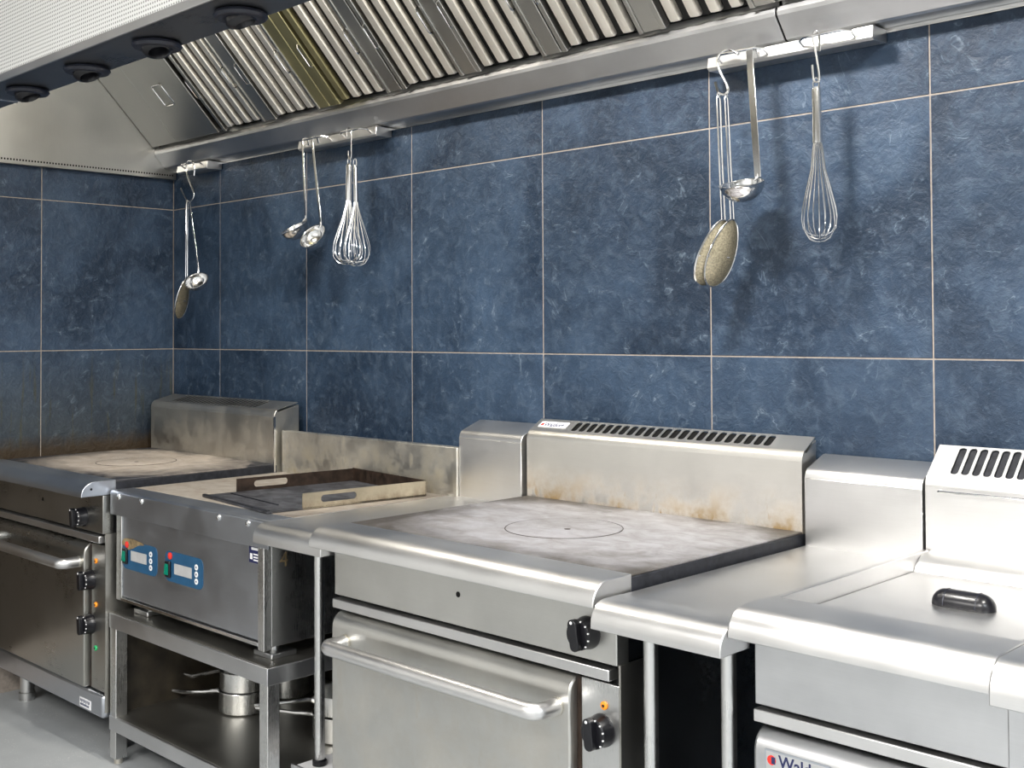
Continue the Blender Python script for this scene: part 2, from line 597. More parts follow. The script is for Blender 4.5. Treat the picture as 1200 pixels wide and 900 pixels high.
def lettering(name, body, size, mat, parent, origin, rot, extrude=0.0004, squeeze=1.0, bold=0.0):
    cu = bpy.data.curves.new(name, 'FONT')
    cu.body = body
    cu.size = size
    cu.extrude = extrude
    cu.offset = bold
    cu.align_x = 'LEFT'
    to = bpy.data.objects.new(name + '_curve', cu)
    COL.objects.link(to)
    bpy.context.view_layer.update()
    dg = bpy.context.evaluated_depsgraph_get()
    me = bpy.data.meshes.new_from_object(to.evaluated_get(dg))
    bpy.data.objects.remove(to)
    me.materials.clear()
    me.materials.append(M[mat])
    o = bpy.data.objects.new(name, me)
    COL.objects.link(o)
    o.parent = parent
    o.location = Vector(origin) - wloc(parent)
    o.rotation_euler = rot
    o.scale = (squeeze, 1, 1)
    return o


# ---------------------------------------------------------------- room
RX, RD, RZ = 7.2, 5.4, 3.0
fl = structure(obj('floor', MB().box(-0.1, RX, -0.1, RD, -0.1, 0), 'floor'))
structure(obj('ceiling', MB().box(-0.1, RX, -0.1, RD, RZ, RZ + 0.1), 'plaster'))
wb = structure(obj('wall_back', MB().box(-0.1, RX, -0.1, -0.0085, 0, RZ), 'grout'))
wl = structure(obj('wall_left', MB().box(-0.1, -0.0085, 0, RD, 0, RZ), 'plaster'))
structure(obj('wall_right', MB().box(RX, RX + 0.1, -0.1, RD, 0, RZ), 'plaster'))
structure(obj('wall_front', MB().box(-0.1, RX + 0.1, RD, RD + 0.1, 0, RZ), 'plaster'))
obj('grout_bed', MB().box(-0.0085, 6.47, -0.0095, -0.0016, 0.0, RZ - 0.001), 'grout', wb)
obj('grout_bed', MB().box(-0.0095, -0.0016, 0.0, 2.41, 0.0, RZ - 0.001), 'grout', wl)
G = 0.0017
rows = [(0.114, 0.722), (0.722, 1.330), (1.330, 1.938), (1.938, 2.546)]
cols = [0.0] + [0.379 + 0.6084 * k for k in range(11)]
for i in range(len(cols) - 1):
    for z0, z1 in rows:
        x0, x1 = cols[i], cols[i + 1]
        c = ((x0 + x1) / 2, 0, (z0 + z1) / 2)
        obj('tile', MB().box(x0 + G, x1 - G, -0.0085, 0.0, z0 + G, z1 - G), 'slate', wb, 0.0012, origin=c, segs=1)
lc = [0.0, 0.583, 1.191, 1.799, 2.407]
for i in range(len(lc) - 1):
    for z0, z1 in rows:
        c = (0, -(lc[i] + lc[i + 1]) / 2, (z0 + z1) / 2)
        obj('tile', MB().box(-0.0085, 0.0, lc[i] + G, lc[i + 1] - G, z0 + G, z1 - G), 'slate_greasy' if z0 < 1.3 else 'slate', wl, 0.0012, origin=c, segs=1)

# ---------------------------------------------------------------- extractor hood
hood = thing('extractor_hood', (0, 0, 2.06), 'long stainless steel extractor hood over the cooking line, with a white perforated front', 'extractor hood')
# left end sheet
obj('end_panel', MB().box(0.002, 0.03, 0.004, 1.335, 2.067, 2.98), 'steel_hood', hood, 0.002)
hp = MB()
for k in range(105):
    d = 0.02 + k * 0.012
    hp.box(0.0296, 0.0305, d, d + 0.006, 2.081, 2.088)
o = obj('perforation', hp, 'dark', hood)
o['kind'] = 'stuff'


def gutter(x0, x1):
    prof = [(0.002, 2.108), (0.058, 2.112), (0.066, 2.116), (0.108, 2.166), (0.110, 2.176), (0.104, 2.190), (0.094, 2.194), (0.085, 2.194), (0.085, 2.215), (0.002, 2.215)]
    g = obj('gutter', MB().extr(prof, x0, x1), 'steel', hood, 0.0012, angle=18)
    obj('wall_lip', MB().box(x0, x1, 0.001, 0.010, 2.098, 2.108), 'steel_fine', g)
    return g


gutter(0.031, 3.082)
gutter(3.088, 6.4)
obj('gutter_joint', MB().extr([(0.004, 2.109), (0.06, 2.113), (0.105, 2.168), (0.102, 2.186), (0.004, 2.21)], 3.081, 3.089), 'dark', hood)

# slanted filter bank frame; local axes: u along x, v up the slope, n out of the bank
V0 = Vector((0, -0.118, 2.196))
SV = Vector((0, -0.688, 0.726))
SN = Vector((0, -0.726, -0.688))


def bank(u, v, n):
    p = V0 + SV * v + SN * n
    return Vector((u, p.y, p.z))


def bank_box(mb, u0, u1, v0, v1, n0, n1):
    vs = [bank(u, v, n) for u in (u0, u1) for v in (v0, v1) for n in (n0, n1)]
    return mb.add(vs, [(0, 1, 3, 2), (4, 6, 7, 5), (0, 4, 5, 1), (2, 3, 7, 6), (0, 2, 6, 4), (1, 5, 7, 3)])


def wire_handle(mb, u, v0, v1, out, r, base=0.0, du=0.0):
    mb.tube([bank(u, v0, base), bank(u + du * 0.6, v0, out * 0.7), bank(u + du, v0 + 0.008, out), bank(u + du, v1 - 0.008, out), bank(u + du * 0.6, v1, out * 0.7), bank(u, v1, base)], r, 6)


b = MB()
bank_box(b, 0.031, 6.4, 0.0, 0.52, -0.055, -0.045)
obj('filter_housing', b, 'dark', hood)
obj('roof', MB().box(0.03, 6.4, 0.42, 1.19, 2.86, 2.88), 'steel_hood', hood)
b = MB()
bank_box(b, 0.031, 6.4, 0.455, 0.485, -0.05, 0.004)
obj('upper_rail', b, 'steel_hood', hood)
obj('back_sheet', MB().extr([(0.445, 2.53), (0.455, 2.53), (0.455, 2.865), (0.445, 2.865)], 0.03, 6.4), 'steel_hood', hood)
# front air plenum
obj('plenum_inner_sheet', MB().box(0.03, 6.4, 1.186, 1.190, 2.07, 2.98), 'steel_hood', hood)
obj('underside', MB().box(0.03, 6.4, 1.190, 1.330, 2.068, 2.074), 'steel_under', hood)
obj('underside_seam', MB().box(1.238, 1.244, 1.190, 1.328, 2.0655, 2.068), 'steel_fine', hood)
obj('front_lip', MB().box(0.002, 6.4, 1.326, 1.334, 2.068, 2.090), 'steel_bright', hood, 0.002)
obj('perforated_front', MB().box(0.002, 6.4, 1.328, 1.332, 2.090, 2.98), 'perf', hood)
nz0 = None
for x in (1.436, 1.794, 2.147, 2.498, 2.853):
    c = (x, -1.243, 2.068)
    if nz0 is None:
        a = MB().lathe([(0.040, 0.0), (0.054, -0.002), (0.057, -0.008), (0.052, -0.014), (0.040, -0.016), (0.030, -0.013), (0.030, 0.0)], c, (0, 0, 1), 28, False, False)
        nz0 = obj('air_nozzle', a, 'blackblue', hood, origin=c)
        a = MB().lathe([(0.036, 0.0), (0.037, 0.010), (0.032, 0.018), (0.024, 0.022), (0.021, 0.018), (0.019, 0.0)], (x, -1.243, 2.063), (0.35, 0.25, -1), 24, False, False)
        nzb = obj('nozzle_eye', a, 'black', nz0)
    else:
        n = nz0.copy()
        COL.objects.link(n)
        n.location = Vector(c) - wloc(hood)
        e = nzb.copy()
        COL.objects.link(e)
        e.parent = n
        e.rotation_euler = (0, 0, random.uniform(-1, 1))

# blank sheets at the left end of the bank
b = MB()
bank_box(b, 0.033, 0.240, 0.0, 0.455, -0.04, 0.0)
obj('blank_sheet', b, 'steel_hood', hood, 0.002)
bp = thing('blank_filter_panel', (0.41, -0.25, 2.33), 'plain steel blanking panel with one wire handle, left of the first baffle filter', 'panel')
b = MB()
bank_box(b, 0.243, 0.566, 0.0, 0.455, -0.04, 0.002)
obj('panel_sheet', b, 'steel_hood', bp, 0.003)
b = MB()
b.tube([bank(u, v, 0.008) for u, v in rrect(0.365, 0.435, 0.165, 0.262, 0.012, 3)], 0.0032, 6, True)
obj('panel_handle', b, 'steel_fine', bp)

# seven baffle filters; each lifts out
rib0 = [0.663, 1.008, 1.398, 1.754, 2.103, 2.455, 2.800]
ordn = ['first', 'second', 'third', 'fourth', 'fifth', 'sixth', 'seventh']
filt = None


def build_filter(x, yellow=False):
    t = thing('baffle_filter', (x + 0.094, -0.25, 2.33), '', 'filter', 'baffle filters in the hood')
    b = MB()
    bank_box(b, x - 0.052, x - 0.034, 0.002, 0.455, -0.03, 0.008)     # left side rail
    obj('side_rail', b, 'steel_hood', t, 0.002)
    b = MB()
    bank_box(b, x + 0.222, x + 0.236, 0.002, 0.455, -0.03, 0.008)
    obj('side_rail', b, 'steel_hood', t, 0.002)
    b = MB()
    bank_box(b, x + 0.236, x + 0.292, 0.002, 0.455, -0.03, 0.004)     # wide flat flange
    obj('flange', b, 'steel_hood', t, 0.002)
    b = MB()
    bank_box(b, x - 0.034, x + 0.222, 0.004, 0.455, -0.034, -0.014)
    obj('back_plate', b, 'dark', t)  # black plate puts the shade between the ribs into the colour
    for k in range(4):
        u = x + k * 0.0625
        b = MB()
        hw = 0.0165
        secn = [(-hw * 0.92, -0.013), (-hw, 0.000), (-hw * 0.82, 0.006), (0, 0.0072), (hw * 0.82, 0.006), (hw, 0.000), (hw * 0.92, -0.013)]
        vs, fs = [], []
        stations = [(0.010, 0.75, -0.010), (0.016, 0.95, -0.001), (0.026, 1.0, 0.0), (0.452, 1.0, 0.0)]
        for v, s, dn in stations:
            for (uu, nn) in secn:
                vs.append(bank(u + uu * s, v, nn + dn))
        q = len(secn)
        for i in range(len(stations) - 1):
            for j in range(q - 1):
                fs.append((i * q + j, i * q + j + 1, (i + 1) * q + j + 1, (i + 1) * q + j))
        fs.append(tuple(range(q)))
        fs.append(tuple((len(stations) - 1) * q + j for j in range(q)))
        b.add(vs, fs)
        obj('baffle', b, 'steel_yellow' if (yellow and k == 0) else 'steel_baffle', t, angle=50)
    for u, du in ((x - 0.043, 0.004), (x + 0.212, 0.006)):
        b = MB()
        wire_handle(b, u, 0.165, 0.252, 0.020, 0.0028, 0.004, du)
        obj('handle', b, 'steel_fine', t)
    return t


for i, x in enumerate(rib0):
    if filt is None:
        filt = build_filter(x)
        t = filt
    else:
        t = copy_tree(filt)
        t.location.x = x + 0.094
    if i == 2:
        for k in t.children:
            if k is [c for c in t.children if c.name.startswith('baffle')][0] or k is [c for c in t.children if c.name.startswith('side_rail')][0]:
                k.material_slots[0].link = 'OBJECT'
                k.material_slots[0].material = M['steel_yellow']
    if i == 1:
        for k in t.children:
            if k.name.split('.')[0] == 'flange':
                k.material_slots[0].link = 'OBJECT'
                k.material_slots[0].material = M['steel_yellow']
    lab = ordn[i] + ' ribbed steel baffle filter counted from the left end of the hood'
    if i == 2:
        lab = 'third baffle filter from the hood\'s left end, its first rib yellow with grease'
    t['label'] = lab
b = MB()
bank_box(b, 1.302, 1.348, 0.002, 0.455, -0.03, 0.003)
obj('filler_strip', b, 'steel_yellow', hood, 0.002)
b = MB()
bank_box(b, 3.096, 3.085 + 0.16, 0.0, 0.455, -0.04, 0.0)
obj('blank_sheet', b, 'steel_hood', hood, 0.002)
b = MB()
bank_box(b, 3.250, 6.4, 0.0, 0.455, -0.04, 0.001)
obj('blank_sheet', b, 'steel_hood', hood, 0.002)

# ---------------------------------------------------------------- utensil rails under the gutter
def rail(x0, x1, label, bars):
    t = thing('utensil_rail', ((x0 + x1) / 2, -0.04, 2.09), label, 'rail')
    prof = [(0.004, 2.075), (0.068, 2.072), (0.076, 2.078), (0.072, 2.1065), (0.004, 2.1065)]
    obj('channel', MB().extr(prof, x0, x1), 'steel_bright', t, 0.0015)
    for a, c in bars:
        b = MB()
        b.tube([(a, -0.070, 2.084), (a, -0.092, 2.097), (a + 0.018, -0.105, 2.100), (c - 0.018, -0.105, 2.100), (c, -0.092, 2.097), (c, -0.070, 2.084)], 0.0035, 8)
        obj('hanging_bar', b, 'steel_fine', t)
    return t


rail(0.160, 0.400, 'short steel utensil rail in the corner under the left end of the hood', [(0.235, 0.375)])
rail(1.040, 1.497, 'steel utensil rail under the hood, holding two ladles and two whisks', [(1.095, 1.245), (1.325, 1.470)])
rail(2.860, 3.320, 'bright steel utensil rail under the hood at the right, holding strainers, ladle and whisk', [(2.905, 3.040), (3.140, 3.275)])


# ---------------------------------------------------------------- hanging utensils
def qbez(p0, p1, p2, n=6):
    p0, p1, p2 = Vector(p0), Vector(p1), Vector(p2)
    return [(1 - t) ** 2 * p0 + 2 * t * (1 - t) * p1 + t * t * p2 for t in [i / n for i in range(n + 1)]]


def s_hook(pts, label, r=0.0038):
    """pts: polyline in world xyz"""
    P = [Vector(p) for p in pts]
    sm = []
    n = len(P)
    for i in range(n - 1):                       # Catmull-Rom through the points
        p0, p1, p2, p3 = P[max(i - 1, 0)], P[i], P[i + 1], P[min(i + 2, n - 1)]
        for k in range(4):
            t = k / 4
            sm.append(0.5 * ((2 * p1) + (-p0 + p2) * t + (2 * p0 - 5 * p1 + 4 * p2 - p3) * t * t + (-p0 + 3 * p1 - 3 * p2 + p3) * t ** 3))
    sm.append(P[-1])
    o = obj('s_hook', MB().tube(sm, r, 8), 'steel_fine', None, origin=P[0])
    return tag(o, label, 'hook')


def ladle(top, neck, bowl_c, axis, R, label, hook=True, hw=0.006, mat='steel_fine', spoon=0.85):
    """handle from top to neck; bowl is a cap of radius R, opening along axis"""
    top, neck, bc = Vector(top), Vector(neck), Vector(bowl_c)
    t = thing('ladle', tuple(bc), label, 'ladle')
    b = MB()
    pts = [neck + (top - neck) * k / 6 for k in range(7)]
    if hook:
        u = (top - neck).normalized()
        back = Vector((0, 1, 0))
        pts += [top + u * 0.010 + back * 0.004, top + u * 0.016 + back * 0.014, top + u * 0.008 + back * 0.024, top - u * 0.012 + back * 0.028]
    # flat strip handle
    sd = Vector((1, 0, 0))
    vs, fs = [], []
    for i, p in enumerate(pts):
        wd = hw * (1.0 if i < 7 else 0.8)
        tn = (pts[min(i + 1, len(pts) - 1)] - pts[max(i - 1, 0)]).normalized()
        nn = sd.cross(tn).normalized()
        for a, c in ((-1, -1), (1, -1), (1, 1), (-1, 1)):
            vs.append(p + sd * wd * a + nn * 0.0012 * c)
    for i in range(len(pts) - 1):
        for k in range(4):
            fs.append((i * 4 + k, i * 4 + (k + 1) % 4, (i + 1) * 4 + (k + 1) % 4, (i + 1) * 4 + k))
    fs += [(0, 1, 2, 3), tuple(len(vs) - 4 + k for k in range(4))]
    b.add(vs, fs)
    obj('handle', b, mat, t, 0.0008)
    ax = Vector(axis).normalized()
    prof = []
    for k in range(9):
        a = math.radians(90 * k / 8)
        prof.append((R * math.sin(a) + 1e-4, -R * spoon * math.cos(a)))
    prof += [(R + 0.003, 0.0015), (R - 0.001, 0.0012)]
    for k in range(8, -1, -1):
        a = math.radians(90 * k / 8)
        prof.append(((R - 0.0018) * math.sin(a) + 1e-4, -(R * spoon - 0.0018) * math.cos(a)))
    obj('bowl', MB().lathe(prof, bc, ax, 28, False, False), mat, t, angle=60)
    b = MB()
    b.tube([neck + (top - neck).normalized() * 0.01, neck, neck + (bc - ax * R * 0.2 - neck) * 0.25], 0.004, 8)
    obj('neck', b, mat, t)
    return t


def whisk(top, L_h, L_w, R, label, nw=9, tilt=(0, 0), wire_r=0.0011, mat='steel_fine', rh=0.0085):
    top = Vector(top)
    dirn = Vector((tilt[0], tilt[1], -1)).normalized()
    up = -dirn
    t = thing('whisk', tuple(top + dirn * (L_h + L_w)), label, 'whisk')
    u = Vector((1, 0, 0))
    v = dirn.cross(u).normalized()
    u = v.cross(dirn).normalized()
    P = lambda r, a, h: top + dirn * h + r * (math.cos(a) * u + math.sin(a) * v)
    b = MB()
    b.lathe([(rh * 0.6, 0.022), (rh * 0.95, 0.026), (rh, 0.034), (rh, L_h * 0.6), (rh * 1.1, L_h - 0.006), (rh * 1.1, L_h)], top, dirn, 18)
    obj('handle', b, mat, t)
    b = MB()
    b.tube([P(0.007, 0, 0.026), P(0.008, 0, 0.012), P(0.005, 0, 0.003), P(0.0, 0, 0.0), P(0.005, PI, 0.003), P(0.008, PI, 0.012), P(0.007, PI, 0.026)], 0.0018, 8)
    obj('hanging_loop', b, mat, t)
    for k in range(nw):
        a = PI * k / nw
        scale = 1.0 - 0.03 * (k % 3)
        pts = []
        prof = [(rh * 0.8, 0.0), (rh * 1.1, 0.10), (R * 0.40, 0.28), (R * 0.70, 0.50), (R * 0.95, 0.70), (R, 0.80), (R * 0.93, 0.89), (R * 0.66, 0.965), (R * 0.30, 0.995), (0.0, 1.0)]
        for r, h in prof:
            pts.append(P(r, a, L_h + h * L_w * scale))
        for r, h in prof[-2::-1]:
            pts.append(P(r, a + PI, L_h + h * L_w * scale))
        w_ = MB().tube(pts, wire_r, 5)
        obj('wire', w_, mat, t)
    return t


def strainer(top, neck, tip, half_w, label, depth=0.03, side=(1, 0, 0), nbars=2, mat='mesh'):
    """flat handled skimmer/strainer: wire handle, pear-shaped rim, mesh dish"""
    top, neck, tip = Vector(top), Vector(neck), Vector(tip)
    t = thing('strainer', tuple(tip), label, 'strainer')
    b = MB()
    sd = Vector(side).normalized()
    ax = (tip - neck)
    ln = ax.length
    ax.normalize()
    nn = ax.cross(sd).normalized()
    for s in (-1, 1):
        b.tube([top + sd * 0.001 * s, top + (neck - top) * 0.03 + sd * 0.0055 * s, top + (neck - top) * 0.5 + sd * 0.0055 * s, neck + sd * 0.006 * s], 0.0024, 8)
    b.tube([top + sd * 0.0055, top + Vector((0, 0, 0.006)), top - sd * 0.0055], 0.0022, 6)
    obj('handle', b, 'steel_fine', t)
    rim = []
    nseg = 28
    for k in range(nseg):
        a = 2 * PI * k / nseg
        x = half_w * math.sin(a)
        y = 0.5 - 0.5 * math.cos(a)
        x *= 0.8 + 0.35 * y
        rim.append(neck + sd * x + ax * ln * y)
    obj('rim', MB().tube(rim, 0.0024, 6, True), 'steel_fine', t)
    c = neck + ax * ln * 0.52
    vs = list(rim)
    rings = 4
    for j in range(1, rings):
        f = 1 - j / rings
        dz = depth * (1 - f * f)
        vs += [c + (p - c) * f + nn * dz for p in rim]
    vs.append(c + nn * depth)
    fs = []
    for j in range(rings - 1):
        for k in range(nseg):
            k2 = (k + 1) % nseg
            fs.append((j * nseg + k, j * nseg + k2, (j + 1) * nseg + k2, (j + 1) * nseg + k))
    for k in range(nseg):
        fs.append(((rings - 1) * nseg + k, (rings - 1) * nseg + (k + 1) % nseg, rings * nseg))
    me = MB().add(vs, fs)
    obj('mesh_dish', me, mat, t, angle=80)
    b = MB()
    b.tube([neck + sd * -half_w * 0.98 + ax * ln * 0.55, c + nn * depth * 1.02, neck + sd * half_w * 0.98 + ax * ln * 0.55], 0.002, 6)
    obj('cross_wire', b, 'steel_fine', t)
    return t


UY = -0.105
# left corner group
s_hook([(0.352, UY, 2.045), (0.355, UY, 2.08), (0.345, UY - .004, 2.104), (0.310, UY - .004, 2.106), (0.291, UY, 2.088), (0.300, UY, 2.05), (0.345, UY, 1.985), (0.352, UY, 1.963), (0.335, UY, 1.945), (0.306, UY, 1.943), (0.275, UY, 1.968), (0.245, UY, 2.003)],
       'steel s-hook on the corner rail, with a skimmer and a small ladle on it')
strainer((0.300, UY - 0.002, 1.942), (0.300, UY - 0.004, 1.62), (0.230, UY, 1.458), 0.045, 'long narrow mesh skimmer hanging edge-on in the corner', 0.012, (-0.458, 0.891, 0.0))
ladle((0.326, UY - 0.006, 1.938), (0.408, UY - 0.012, 1.655), (0.418, UY - 0.028, 1.610), (0.30, -0.51, 0.60), 0.046, 'small ladle with slanting handle hanging in the corner, bowl turned to the room', False)
# middle group
ladle((1.110, UY, 2.096), (1.137, UY - 0.004, 1.812), (1.092, UY - 0.024, 1.780), (-0.10, -0.48, 0.86), 0.052, 'ladle hanging left on the middle rail, seen from the side', True, 0.005)
ladle((1.170, UY, 2.096), (1.230, UY - 0.006, 1.782), (1.214, UY - 0.030, 1.742), (0.12, -0.70, 0.50), 0.050, 'second ladle on the middle rail, its open bowl turned to the room', True, 0.006)
s_hook([(1.372, UY, 2.080), (1.372, UY, 2.102), (1.386, UY, 2.109), (1.398, UY, 2.098), (1.399, UY, 2.05), (1.399, UY, 2.010), (1.392, UY, 2.0), (1.384, UY, 2.010), (1.383, UY, 2.030)], 'thin steel s-hook carrying the two whisks on the middle rail', 0.003)
whisk((1.388, UY, 2.006), 0.150, 0.222, 0.052, 'balloon whisk with bright handle at the front of the middle rail pair', 8, (-0.03, 0.0), rh=0.0105)
whisk((1.402, UY + 0.014, 2.002), 0.152, 0.222, 0.046, 'balloon whisk half hidden behind the brighter whisk on the middle rail', 7, (0.03, 0.0), rh=0.008)
# right group
s_hook([(2.975, UY, 2.092), (2.950, UY, 2.107), (2.925, UY, 2.104), (2.913, UY, 2.085), (2.921, UY, 2.055), (2.943, UY, 2.012), (2.938, UY, 1.998), (2.921, UY, 1.998), (2.911, UY, 2.012), (2.905, UY, 2.032)],
       'steel s-hook on the right rail, with the strainers on it')
strainer((2.922, UY - 0.012, 1.995), (2.934, UY - 0.012, 1.677), (2.866, UY - 0.010, 1.514), 0.050, 'front one of the greasy mesh strainers on the right rail', 0.024, (0.15, 1.0, 0.0))
strainer((2.936, UY + 0.002, 1.994), (2.950, UY + 0.004, 1.678), (2.888, UY + 0.004, 1.510), 0.052, 'wider mesh strainer behind the front one on the right rail', 0.024, (0.12, 1.0, 0.0))
ladle((3.008, UY - 0.002, 2.092), (3.034, UY - 0.010, 1.775), (2.996, UY - 0.022, 1.762), (0.04, -0.30, 0.92), 0.055, 'big ladle with a wide flat handle hanging on the right rail', True, 0.0095)
s_hook([(3.200, UY, 2.060), (3.200, UY, 2.098), (3.192, UY, 2.109), (3.183, UY, 2.100), (3.190, UY, 2.060), (3.199, UY, 1.998), (3.193, UY, 1.988), (3.184, UY, 1.994), (3.181, UY, 2.030)], 'thin steel s-hook holding the single whisk on the right rail', 0.003)
whisk((3.190, UY, 1.998), 0.156, 0.235, 0.041, 'slim whisk with a smooth steel handle hanging alone on the right rail', 9, (0.015, 0.0), 0.0012, 'steel_fine', 0.0115)


# ---------------------------------------------------------------- solid top oven ranges
def knob(parent, x, d, z, r=0.030, turn=0.0, name='knob'):
    """black turning knob on a front panel; axis points into the room"""
    c = (x, -d, z)
    k = obj(name, MB().lathe([(r * 1.06, 0.0), (r * 1.06, 0.006), (r, 0.010), (r * 0.98, 0.030), (r * 0.90, 0.033)], c, (0, -1, 0), 28), 'black', parent, origin=c)
    g = MB()
    ca, sa = math.cos(turn), math.sin(turn)
    pr = []
    for (a, bb) in rrect(-r * 0.36, r * 0.36, -r * 0.98, r * 1.05, r * 0.34, 3):
        pr.append((x + a * ca - bb * sa, z + a * sa + bb * ca))
    g.prism(pr, 1, -d - 0.032, -d - 0.047)
    obj('grip', g, 'black', k, 0.002)
    mk = MB()
    mx, mz = x - sa * r * 0.85, z + ca * r * 0.85
    mk.cyl((mx, -d - 0.0468, mz), (0, -1, 0), 0.0032, 0.0008, 10)
    obj('pointer_mark', mk, 'white_mark', k)
    mk = MB()
    for a in (-1.0, -0.5, 0.0, 0.5, 1.0, 2.2):
        px, pz = x + 0.93 * r * math.sin(a + 1.3), z + 0.93 * r * math.cos(a + 1.3)
        mk.box(px - 0.0014, px + 0.0014, d + 0.0305, d + 0.0335, pz - 0.0014, pz + 0.0014)
    sc_ = obj('dial_marks', mk, 'white_mark', k)
    sc_['kind'] = 'stuff'
    return k


def lamp(parent, x, d, z, mat):
    c = (x, -d, z)
    k = obj('indicator_lamp', MB().lathe([(0.0085, 0), (0.0085, 0.003), (0.007, 0.004)], c, (0, -1, 0), 16), mat, parent, origin=c)
    obj('lamp_pin', MB().cyl((x, -d - 0.004, z), (0, -1, 0), 0.003, 0.0015, 10), 'carbon', k)
    return k


def bull_profile(d_in, d_out, z_top, z_bot, r):
    return [(d_in, z_bot), (d_in, z_top)] + arc(d_out - r, z_top - r, r, 90, 0, 7) + [(d_out, z_bot), (d_out - 0.012, z_bot)]


def solid_range(X0, X1, dfl, zf, label, plate, sm, knobs, lamps, hasbadge, door_flue_mats):
    t = thing('oven_range', ((X0 + X1) / 2, -0.45, 0), label, 'range')
    W = X1 - X0
    door_m, flue_m = door_flue_mats
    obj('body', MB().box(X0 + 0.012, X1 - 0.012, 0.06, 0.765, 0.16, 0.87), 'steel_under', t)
    obj('top_frame', MB().box(X0, X1, dfl - 0.01, 0.757, 0.868, 0.910), 'iron', t, 0.002)
    obj('cooktop_plate', MB().box(X0 + 0.004, X1 - 0.003, dfl, 0.755, 0.9095, 0.915), plate, t, 0.002)
    cx, cdp = (X0 + X1) / 2, 0.445
    b = MB()
    ring = [(cx + 0.145 * math.cos(2 * PI * k / 48), -cdp + 0.145 * math.sin(2 * PI * k / 48), 0.9150) for k in range(48)]
    b.tube(ring, 0.0013, 5, True)
    obj('disc_groove', b, 'carbon', t)
    obj('centre_disc', MB().lathe([(0.1435, 0), (0.1435, 0.0012), (0.1425, 0.0016)], (cx, -cdp, 0.9146), (0, 0, 1), 48), plate, t)
    obj('lifting_hole', MB().cyl((cx + 0.02, -cdp - 0.01, 0.9158), (0, 0, 1), 0.008, 0.0008, 14), 'carbon', t)
    fr = obj('front_rail', MB().extr(bull_profile(0.757, 0.876, 0.917, 0.869, 0.046), X0 - 0.002, X1), sm, t, 0.002)
    if not hasbadge:
        obj('rail_screw', MB().cyl((X1 - 0.0005, -0.842, 0.893), (1, 0, 0), 0.004, 0.0012, 10), 'dark', fr)
    cp = obj('control_panel', MB().box(X0 + 0.004, X1 - 0.004, 0.762, 0.800, 0.742, 0.868), door_m, t, 0.002)
    obj('pilot_hole', MB().lathe([(0.0065, 0), (0.0065, 0.0006)], (X0 + W * 0.5, -0.8002, 0.812), (0, -1, 0), 16), 'dark', cp)
    obj('panel_gap', MB().box(X0 + 0.008, X1 - 0.01, 0.70, 0.778, 0.690, 0.742), 'dark', t)
    obj('trim_strip', MB().box(X0 + 0.002, X1 - 0.02, 0.775, 0.806, 0.710, 0.733), 'steel_bright', t, 0.002)
    # oven door with rolled top edge
    dx0, dx1 = X0 + 0.002, X0 + W * 0.868
    prof = [(0.772, 0.222), (0.806, 0.222), (0.808, 0.226)] + [(0.808, 0.660)] + arc(0.770, 0.662, 0.038, 0, 88, 7)
    dr = obj('oven_door', MB().extr(prof, dx0, dx1), door_m, t, 0.004)
    hx0, hx1, hz = X0 + 0.058, dx1 - 0.035, 0.634
    path = qbez((hx0, -0.868 + 0.022, hz), (hx0, -0.870, hz), (hx0 + 0.024, -0.870, hz), 5)
    path2 = qbez((hx1 - 0.024, -0.870, hz), (hx1, -0.870, hz), (hx1, -0.870 + 0.024, hz), 5)
    h = obj('handle', MB().tube([(hx0, -0.806, hz)] + path + path2 + [(hx1, -0.806, hz)], 0.0180, 14), 'steel_bright', dr)
    for hx in (hx0, hx1):
        obj('handle_collar', MB().lathe([(0.019, 0), (0.019, 0.006), (0.017, 0.008)], (hx, -0.807, hz), (0, -1, 0), 18), 'steel_old', dr)
    obj('door_gap', MB().box(dx1 + 0.0005, dx1 + 0.014, 0.70, 0.785, 0.222, 0.70), 'carbon', t)
    cc = obj('control_column', MB().box(dx1 + 0.0145, X1 - 0.006, 0.70, 0.788, 0.222, 0.700), 'steel_v' if hasbadge else door_m, t, 0.002)
    obj('column_edge', MB().box(X1 - 0.006, X1 - 0.001, 0.70, 0.792, 0.16, 0.742), 'steel_dark', t)
    knob(cp, X1 - 0.078 if hasbadge else X1 - 0.14, 0.800, 0.796 if hasbadge else 0.785, 0.031, 0.15)
    for kx, kz in knobs:
        knob(cc, kx, 0.788, kz, 0.031, 0.1)
    for lx, lz, lm in lamps:
        lamp(cc, lx, 0.788, lz, lm)
    pl = obj('plinth', MB().box(X0, X1 - 0.004, 0.72, 0.800, 0.142, 0.216), sm, t, 0.008)
    tg = obj('data_label', MB().box(X1 - 0.165, X1 - 0.085, 0.800, 0.8012, 0.152, 0.182), 'label', pl)
    ink = MB()
    for q in range(9):
        xx = X1 - 0.160 + q * 0.008
        ink.box(xx, xx + 0.0045, 0.8012, 0.8016, 0.170 - (q % 2) * 0.003, 0.178)
        if q < 8:
            ink.box(xx, xx + 0.006, 0.8012, 0.8016, 0.157, 0.163 + (q % 3) * 0.001)
    obj('print', ink, 'ink', pl)
    for lx in (X0 + 0.085, X1 - 0.10):
        for ld in (0.14, 0.695):
            obj('leg', MB().lathe([(0.030, 0.0), (0.030, 0.03), (0.026, 0.032), (0.026, 0.145)], (lx, -ld, 0), (0, 0, 1), 18), 'steel_v', t)
    # back flue with sloping slotted top
    zb = 1.137
    r = 0.030
    prof = [(0.030, 0.87), (dfl, 0.87), (dfl, zf - r)] + arc(dfl - r, zf - r, r, 0, 55, 5)
    sd, sz = prof[-1]
    A = Vector((0, -sd, sz))
    Bv = Vector((0, -0.034, zb))
    slu = (Bv - A).normalized()
    nn = Vector((1, 0, 0)).cross(slu).normalized()
    if nn.z < 0:
        nn = -nn
